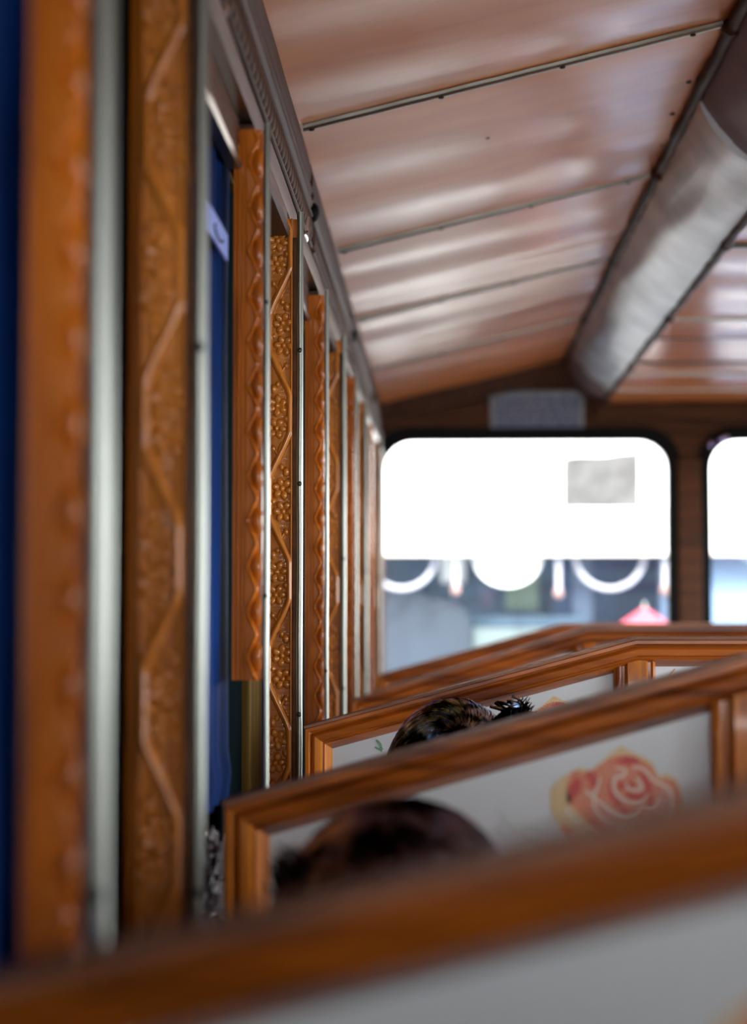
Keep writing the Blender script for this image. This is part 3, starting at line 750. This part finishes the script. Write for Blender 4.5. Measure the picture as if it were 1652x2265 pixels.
def carved_cap(A, B, Y, y0=-.0185, y1=.024):
    """strip lying on the sloping top edge with small scooped notches"""
    g = MB(); A = Vector(A); B = Vector(B); L = (B-A).length; d = (B-A)/L; n = Vector((-d.y, d.x)); N = int(L/.0022); vs = []
    W_ = [y0-.001, y0+.004, y0+.012, y0+.020, y0+.028, y0+.036, y1]
    for i in range(N+1):
        s_ = L*i/N; p = A+d*s_; c = (s_/.0185) % 1
        for j, yy in enumerate(W_):
            h = .0034
            if 1 <= j <= 4: h -= .0010*max(0, 1-((c-.5)/.26)**2)
            q = p+n*h; vs.append((q.x, Y+yy, q.y))
        q = p+n*(-.0004); vs.append((q.x, Y+y1, q.y)); vs.append((q.x, Y+y0-.001, q.y))
    k = len(W_)+2
    g.add(vs, [(i*k+j, i*k+(j+1) % k, (i+1)*k+(j+1) % k, (i+1)*k+j) for i in range(N) for j in range(k)] + [tuple(range(k)), tuple(N*k+j for j in range(k))])
    return g
rows = [(.70, (-168, 2222), (2592, 1528)), (1.68, (500, 1778), (1645, 1455)), (2.66, (675, 1610), (1403, 1414)), (3.85, (778, 1550), (1300, 1388)), (5.0, (835, 1495), (1243, 1381))]
rlab = ['nearest, blurred across the bottom edge', 'with the large pink painted rose', 'in sharp focus behind the smaller head', 'second from the windshield', 'furthest, right under the windshield']
for k, (Y, Lp, Pp) in enumerate(rows):
    L3 = at(*Lp, Y); P3 = at(*Pp, Y)
    xl, zl, xp, zp = L3.x, L3.z, P3.x, P3.z
    xr, xq = mir(xl), mir(xp); zb = .42
    e = empty('wooden_bench', ((xl+xr)/2, Y, 0), 'wooden bench with white back panels, ' + rlab[k], 'bench', 'wooden benches across the tram')
    pts = [(xl, zb), (xl, zl), (xp, zp), (xq, zp), (xr, zl), (xr, zb)]
    mit = [Vector((1, 0))] + [miter(pts[i-1], pts[i], pts[i+1]) for i in range(1, 5)] + [Vector((-1, 0))]
    nm = ['side_stile', 'sloping_rail', 'centre_rail', 'sloping_rail', 'side_stile']
    for i in range(5):
        o = mould(pts[i], pts[i+1], mit[i], mit[i+1], Y).build(nm[i], M['woodZ'] if i in (0, 4) else M['woodX'], e, smooth=True)
    for i in (1, 2, 3):
        carved_cap(pts[i], pts[i+1], Y).build('carved_cap', M['cap'], e, smooth=True)
    # centre posts with chamfered shoulders
    pw = .030
    for sg, xx in ((1, xp), (-1, xq)):
        g = MB(); top = zp-.030
        f = lambda x: xx + sg*x
        sh = .022
        prf = [(-pw, .010), (-pw, -.002), (-pw+.004, -.006), (-pw+.010, -.006), (-pw+.012, -.003), (-pw+.015, -.003), (-pw+.019, -.0125), (pw-.014, -.0125), (pw-.011, -.004), (pw-.007, -.004), (pw-.004, -.008), (pw, -.002), (pw, .010)]
        vs = []
        for z in (zb, top-.05, top-.028, top+.006):
            fac = 1 if z < top-.02 else .45
            for x, d in prf: vs.append((f(x*(1 if z < top-.04 else (1 if z > top else 1))), Y+d*fac, z))
        kk = len(prf)
        g.add(vs, [(r_*kk+j, r_*kk+(j+1) % kk, (r_+1)*kk+(j+1) % kk, (r_+1)*kk+j) for r_ in range(3) for j in range(kk)] + [tuple(range(kk)), tuple(3*kk+j for j in range(kk))])
        g.build('centre_post', M['woodZ'], e, smooth=True)
    # panels
    sl_ = (zp-zl)/(xp-xl); py_ = Y+.010
    for sg in (1, -1):
        f = (lambda x: x) if sg > 0 else mir
        g = MB(); x0 = xl+.034; x1 = xp-.012
        g.prism([(f(x0), zb), (f(x0), zl+sl_*.034-.036), (f(x1), zp-sl_*.012-.036), (f(x1), zb)], py_, py_+.010)
        pn = g.build('back_panel', M['cream'], e)
        if k < 4:
            o = bpy.data.objects.new('painted_rose', me_rose); COL.objects.link(o); o.parent = pn
            o.location = Vector((0 if sg > 0 else 2*XC, py_-.0003, 1.2)) - parent_world(pn)
            if sg < 0: o.scale = (-1, 1, 1)
            o2 = bpy.data.objects.new('painted_leaves', me_leaves); COL.objects.link(o2); o2.parent = pn; o2.location = o.location; o2.scale = o.scale
    g = MB(); g.box(xp+.012, xq-.012, py_, py_+.010, zb, zp-.036); pn = g.build('back_panel', M['cream'], e)
    o = bpy.data.objects.new('painted_sprig', me_sprig); COL.objects.link(o); o.parent = pn; o.location = Vector((xp+.22, py_-.0004, zp-.102)) - parent_world(pn)
    g = MB(); g.box(xl+.002, xr-.002, Y-.010, Y+.024, .40, .45, .004); g.build('bottom_rail', M['woodX'], e)
    g = MB(); g.box(xl+.01, xr-.01, Y+.026, Y+.40, .355, .385, .006); g.build('seat_plank', M['woodX'], e)
    for xx in (xl+.03, xp, xq, xr-.03):
        g = MB(); g.box(xx-.018, xx+.018, Y+.30, Y+.336, 0, .355, .003); g.build('leg', M['woodZ'], e)
        g = MB(); g.box(xx-.018, xx+.018, Y-.008, Y+.028, 0, .41, .003); g.build('leg', M['woodZ'], e)

# ------------------------------------------------------------------ passengers
def remesh(g, name, mat, parent, vox, smooth_it=4):
    o = g.build(name, mat, parent, smooth=True, fix=True)
    mm = o.modifiers.new('r', 'REMESH'); mm.mode = 'VOXEL'; mm.voxel_size = vox; mm.use_smooth_shade = True
    ms = o.modifiers.new('s', 'SMOOTH'); ms.iterations = smooth_it; ms.factor = .5
    return o
def person(label, head, facing_tilt, hy, seatY, hairmat, shirt, field, hw=(.078, .096, .112), n_str=2600, lift=.006, slen=(7, 13), rs=.0011, cap=1.0, tuft=None):
    """seated on a bench, seen from behind, looking along +Y"""
    H = Vector(head); e = empty('person', (H.x, seatY, .385), label, 'person')
    g = MB(); hip = Vector((H.x, seatY, .50)); chest = Vector((H.x, (seatY+H.y)/2+.01, .70)); nb = Vector((H.x, H.y-.035, H.z-.15))
    sh = nb + Vector((0, -.01, -.05))
    g.tube([hip, hip.lerp(chest, .5), chest, sh, nb, H + Vector((0, -.01, -.07))], [.115, .105, .115, .095, .048, .045], 20, sy=1)
    knees = []; 
    for sx in (-1, 1):
        s0 = sh + Vector((sx*(.115 if H.y > 2 else .10), .0, -.02)); el = Vector((H.x+sx*(.17 if H.y > 2 else .135), sh.y+.05, .64)); wr = Vector((H.x+sx*.07, sh.y+.20, .545))
        g.tube([sh+Vector((sx*.04, 0, 0)), s0, s0.lerp(el, .5), el, el.lerp(wr, .5), wr], [.055, .046, .038, .034, .030, .021], 14)
        d = (wr-el).normalized(); pal = wr+d*.05; g.ell(wr+d*.035, (.030, .040, .016), 14)
        for q in range(4):
            ln = [.055, .065, .060, .045][q]; b0 = pal+Vector((sx*(.020-.013*q)*-1, .02, -.002)); g.tube([b0, b0+d*ln*.4+Vector((0, 0, .004)), b0+d*ln*.75+Vector((0, .003, -.008)), b0+d*ln*.85+Vector((0, 0, -.022))], [.0085, .008, .0075, .006], 8)
        b0 = wr+d*.02; g.tube([b0, b0+Vector((-sx*.032, .02, .0)), b0+Vector((-sx*.036, .045, -.005))], [.010, .009, .007], 8)
        kn = Vector((H.x+sx*.085, seatY+.30, .49)); an = Vector((H.x+sx*.085, seatY+.27, .08))
        g.tube([hip+Vector((sx*.06, 0, 0)), (hip+kn)/2+Vector((sx*.03, 0, .01)), kn, kn.lerp(an, .35), an], [.082, .074, .054, .050, .034], 16)
        g.ell(an+Vector((0, .05, -.035)), (.038, .10, .036), 16)
        knees.append((kn, an, wr, el, s0))
    R = Matrix.Rotation(facing_tilt, 3, 'X')
    g.ell(H, (hw[0]-.004, hw[1]-.004, hw[2]-.004), 28, rot=R)
    g.ell(H+R@Vector((0, .045, -.055)), (.050, .050, .055), 18)                       # jaw
    g.ell(H+R@Vector((0, hw[1]+.004, -.018)), (.013, .018, .022), 12); g.ell(H+R@Vector((0, hw[1]-.006, -.060)), (.024, .010, .008), 12)
    for sx in (-1, 1): g.ell(H+R@Vector((sx*(hw[0]+.001), .005, -.018)), (.008, .017, .028), 12); g.ell(H+R@Vector((sx*.03, hw[1]-.014, .004)), (.012, .010, .008), 10)
    remesh(g, 'body', M['skin'], e, .006)
    # clothes follow the body
    g = MB(); g.tube([hip+Vector((0, 0, -.02)), hip.lerp(chest, .5), chest, sh, sh+Vector((0, .004, .035))], [.124, .115, .125, .108, .060], 22)
    for sx, (kn, an, wr, el, s0) in zip((-1, 1), knees):
        g.tube([sh+Vector((sx*.04, 0, 0)), s0, s0.lerp(el, .5), el, el.lerp(wr, .75)], [.064, .056, .048, .043, .034], 14)
    remesh(g, 'shirt', shirt, e, .007, 6)
    g = MB(); g.ell(hip, (.135, .125, .10), 18)
    for sx, (kn, an, wr, el, s0) in zip((-1, 1), knees):
        g.tube([hip+Vector((sx*.06, 0, 0)), (hip+kn)/2+Vector((sx*.03, 0, .01)), kn, kn.lerp(an, .35), an+Vector((0, 0, .02))], [.092, .084, .064, .060, .046], 16)
    remesh(g, 'trousers', M['jeans'], e, .008, 5)
    # hair: cap plus strands
    g = MB(); b = bmesh.new(); bmesh.ops.create_icosphere(b, subdivisions=5, radius=1); rad = Vector((hw[0]+.004, hw[1]+.004, hw[2]+.004))*cap
    kill = []
    for v in b.verts:
        q = v.co.copy(); 
        if q.y > .45 and q.z < .30: kill.append(v); continue
        if q.z < -.72: kill.append(v); continue
        s_ = 1 + .030*mn.noise(Vector((q.x*3, q.y*3, q.z*3))) + .012*mn.noise(Vector((q.x*14, q.y*5, q.z*14)))
        v.co = H + R@Vector((q.x*rad.x, q.y*rad.y, q.z*rad.z))*s_
    bmesh.ops.delete(b, geom=kill, context='VERTS'); g.addbm(b)
    rr = random.Random(11); RI = R.transposed()
    def proj(p, lf):
        q = RI@(p-H); m_ = Vector((q.x/rad.x, q.y/rad.y, q.z/rad.z)); l = m_.length
        m_ /= l; return H+R@Vector((m_.x*rad.x, m_.y*rad.y, m_.z*rad.z))*(1+lf), R@Vector((m_.x/rad.x, m_.y/rad.y, m_.z/rad.z)).normalized()
    n_ok = 0
    while n_ok < n_str:
        u = Vector((rr.gauss(0, 1), rr.gauss(0, 1), rr.gauss(0, 1))).normalized()
        if u.z < -.45 or (u.y > .5 and u.z < .35): continue
        n_ok += 1
        lf0 = rr.uniform(.0, .035); p, n = proj(H+R@Vector((u.x*rad.x, u.y*rad.y, u.z*rad.z)), lf0); path = [p]; N = rr.randint(*slen); jit = rr.gauss(0, .10)
        for i in range(N):
            d = field(p-H); d = d - n*d.dot(n)
            if d.length < 1e-4: break
            d.normalize(); d = (d + n.cross(d)*jit).normalized()
            p, n = proj(p+d*.0095, lf0 + lift*i/N*8*rr.uniform(.6, 1.2)*.5); path.append(p.copy())
        if len(path) > 3:
            g.tube(path, [rs*rr.uniform(.7, 1.3)*(1-.75*(i/(len(path)-1))**2) for i in range(len(path))], 4, cap=False)
    if tuft:
        for k in range(tuft[3]):
            a0 = Vector(tuft[0])+Vector((rr.gauss(0, .010), rr.gauss(0, .012), rr.gauss(0, .018))); b1 = Vector(tuft[1])+Vector((rr.gauss(0, .006), rr.gauss(0, .01), rr.gauss(0, .010))); mid_ = (a0+b1)/2+Vector((0, 0, tuft[2]))
            pp = [a0.lerp(mid_, t_).lerp(mid_.lerp(b1, t_), t_) for t_ in (0, .2, .4, .6, .8, 1)]
            g.tube(pp, [.0022, .0024, .0022, .0018, .0012, .0005], 4, cap=False)
    g.build('hair', hairmat, e, smooth=True, fix=False)
    return e
# small sharp head behind the second bench
top = at(975, 1537, 2.30); H2 = Vector((at(1003, 1600, 2.30).x, 2.30, top.z-.112-.012))
whorl = at(1012, 1612, 2.2) - H2
def f_whorl(q):
    d = q-whorl; d.y *= .6
    if d.length < .012: d = Vector((.01, 0, .01))
    d = d.normalized(); s_ = Vector((0, -1, .3)).cross(d)
    return d*.8 + s_*.62
person('person with short glossy black hair, seen from behind over the second bench', H2, 0.0, 2.3, 2.10, M['hair'], M['shirt2'], f_whorl, hw=(.084, .098, .112), n_str=5200, slen=(7, 12), rs=.0009, lift=.004,
       tuft=((H2.x+.062, 2.27, H2.z+.070), (at(1160, 1583, 2.27).x, 2.27, at(1160, 1583, 2.27).z), .004, 260))
# large blurred head behind the nearest bench
top = at(890, 1762, 1.42); H1 = Vector((at(885, 1900, 1.42).x, 1.42, top.z-.112-.030))
def f_sweep(q): return Vector((-1, -.05, .25 - q.x*6.0*-1*.9))
person('person with long straight dark hair, blurred, in front of the rose painted bench', H1, 0.0, 1.42, 1.13, M['hair2'], M['shirt'], f_sweep, hw=(.086, .10, .112), cap=1.14, n_str=4200, slen=(9, 15), rs=.0015, lift=.012,
       tuft=((H1.x-.055, 1.37, H1.z+.045), (at(618, 1930, 1.38).x, 1.38, at(618, 1930, 1.38).z), .004, 160))

# ------------------------------------------------------------------ the tram car ahead, seen through the windshield
AY = 8.4
def P(px, py, Y=AY): return at(px, py, Y)
e = empty('tram_car', (P(1200, 1200).x, AY+.6, -.3), 'white tram car standing ahead, seen through the windshield panes', 'tram')
g = MB(); a = P(700, 880); b_ = P(2400, 1222); g.box(a.x-.3, b_.x, AY, AY+.05, b_.z, a.z+.5, .01); g.build('header_panel', M['white'], e)
g = MB(); g.box(a.x-.3, b_.x, AY-.004, AY+.05, b_.z-.012, b_.z+.004, .003); g.build('header_edge', simple('cream_trim', (.62, .58, .50), .5), e)
mwh = simple('white_hoop', (.36, .37, .42), .4)
for cx, r_ in ((888, 76), (1348, 76)):
    c = P(cx, 1226, AY+.10); R_ = r_*(AY+.1)/F
    g = MB(); g.tube([(c.x+R_*math.cos(t_), c.y, c.z+R_*math.sin(t_)) for t_ in [math.radians(180+i*7.5) for i in range(25)]], .013, 10); g.build('window_hoop', mwh, e, smooth=True)
c = P(1123, 1226, AY+.10); g = MB(); R_ = 78*(AY+.1)/F
g.prism([(c.x+R_*math.cos(t_), c.z+R_*.92*math.sin(t_)) for t_ in [math.radians(180+i*7.5) for i in range(25)]], c.y, c.y+.02); g.build('scalloped_valance', M['white'], e)
mp = simple('pink_grip', (.25, .15, .13), .5)
for cx, y1 in ((1235, 1312), (1008, 1305), (1470, 1305)):
    t0 = P(cx, 1222, AY+.06); t1 = P(cx, y1, AY+.06)
    g = MB(); g.tube([t0, t1], .012, 8); st = g.build('hanging_strap', mwh, e, smooth=True)
    g = MB(); g.ell(t1, (.022, .015, .026), 12); g.build('strap_grip', mp, st, smooth=True)
for (x0, x1) in ((1040, 985), (958, 1000)):
    pass
def blk(nm, x0, y0, x1, y1, Y, d, mat, c=.01):
    a = P(x0, y0, Y); b_ = P(x1, y1, Y); g = MB(); g.box(a.x, b_.x, Y, Y+d, b_.z, a.z, c); return g.build(nm, mat, e)
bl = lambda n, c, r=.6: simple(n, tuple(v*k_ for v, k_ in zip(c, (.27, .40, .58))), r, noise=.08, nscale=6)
blk('rear_bulkhead', 560, 1190, 1275, 1392, AY+1.3, .05, bl('grey_blue_wall', (.42, .46, .46)))
blk('white_window_light', 975, 1224, 1030, 1290, AY+1.22, .03, M['white'])
blk('lower_panel', 1045, 1388, 1290, 1560, AY+.35, .06, bl('pale_green_panel', (.36, .34, .24)))
blk('ledge', 1020, 1362, 1300, 1386, AY+.40, .12, bl('dark_ledge', (.12, .18, .20)))
blk('notice_board', 1118, 1262, 1192, 1350, AY+1.0, .03, bl('pale_yellow_board', (.9, .85, .42)))
blk('pink_card', 1062, 1305, 1092, 1345, AY+.98, .03, bl('pink_card', (.55, .34, .38)))
blk('grey_pillar', 1268, 1222, 1312, 1500, AY+.5, .12, bl('grey_pillar', (.33, .33, .36)))
blk('grey_pillar', 1462, 1222, 1500, 1500, AY+.3, .12, bl('grey_pillar_2', (.45, .46, .50)))
blk('blue_curtain', 1222, 1215, 1470, 1500, AY+.9, .04, bl('mid_blue_cloth', (.12, .19, .30)))
blk('added_end_wall', 560, 600, 2400, 1600, AY+1.62, .05, bl('dull_added_end_wall', (.15, .22, .30)))  # closed end added to keep daylight out of the car ahead
a = P(560, 600); b_ = P(2400, 1600)
for x_ in (a.x-.32, b_.x):
    g = MB(); g.box(x_, x_+.03, AY+.052, AY+1.62, b_.z-.1, a.z, .004); g.build('added_side_panel', bl('dull_added_side_panel', (.3, .36, .42)), e)  # unseen sides added to shut daylight out of the car ahead
blk('added_roof_panel', 560, 600, 2400, 640, AY+.05, 1.5, M['white'])  # unseen roof added to shade the inside of the car ahead
blk('dark_window', 780, 1215, 945, 1330, AY+1.15, .03, bl('dark_window_blue', (.10, .14, .16)))
pts = [(840, 1300), (880, 1288), (905, 1300), (945, 1318), (1000, 1330), (1032, 1350), (1042, 1400), (1045, 1560), (560, 1560), (560, 1330)]
g = MB(); L = [(P(x, y, AY+.3).x, P(x, y, AY+.3).z) for x, y in pts]; g.prism(L, AY+.3, AY+.7); g.build('seat_back', bl('dark_blue_seat', (.038, .052, .062)), e)
blk('interior_screen', 1500, 1215, 2400, 1560, AY+.2, .05, bl('light_grey_blue_side', (.50, .56, .62)))
blk('floor_pan', 560, 1560, 2400, 1600, AY, 1.5, bl('dark_floor_pan', (.1, .1, .1)))
c = P(1425, 1342, AY-.14)
g = MB(); n = 16; vs = [(c.x, c.y, c.z)] + [(c.x+.125*math.cos(2*math.pi*i/n), c.y+.10*math.sin(2*math.pi*i/n), c.z-.085-.008*(i % 2)) for i in range(n)] + [(c.x, c.y, c.z-.06)]
g.add(vs, [(0, i+1, (i+1) % n+1) for i in range(n)] + [(n+1, (i+1) % n+1, i+1) for i in range(n)])
e2 = empty('parasol', (c.x, c.y, c.z-1.2), 'pink-red parasol seen through the lower right of the left windshield pane', 'parasol')
g.build('canopy', simple('pink_red_cloth', (.30, .035, .055), .6), e2)
g = MB(); g.tube([(c.x, c.y, c.z+.02), (c.x, c.y, c.z-1.2)], .008, 8); g.build('pole', M['steel'], e2, smooth=True)
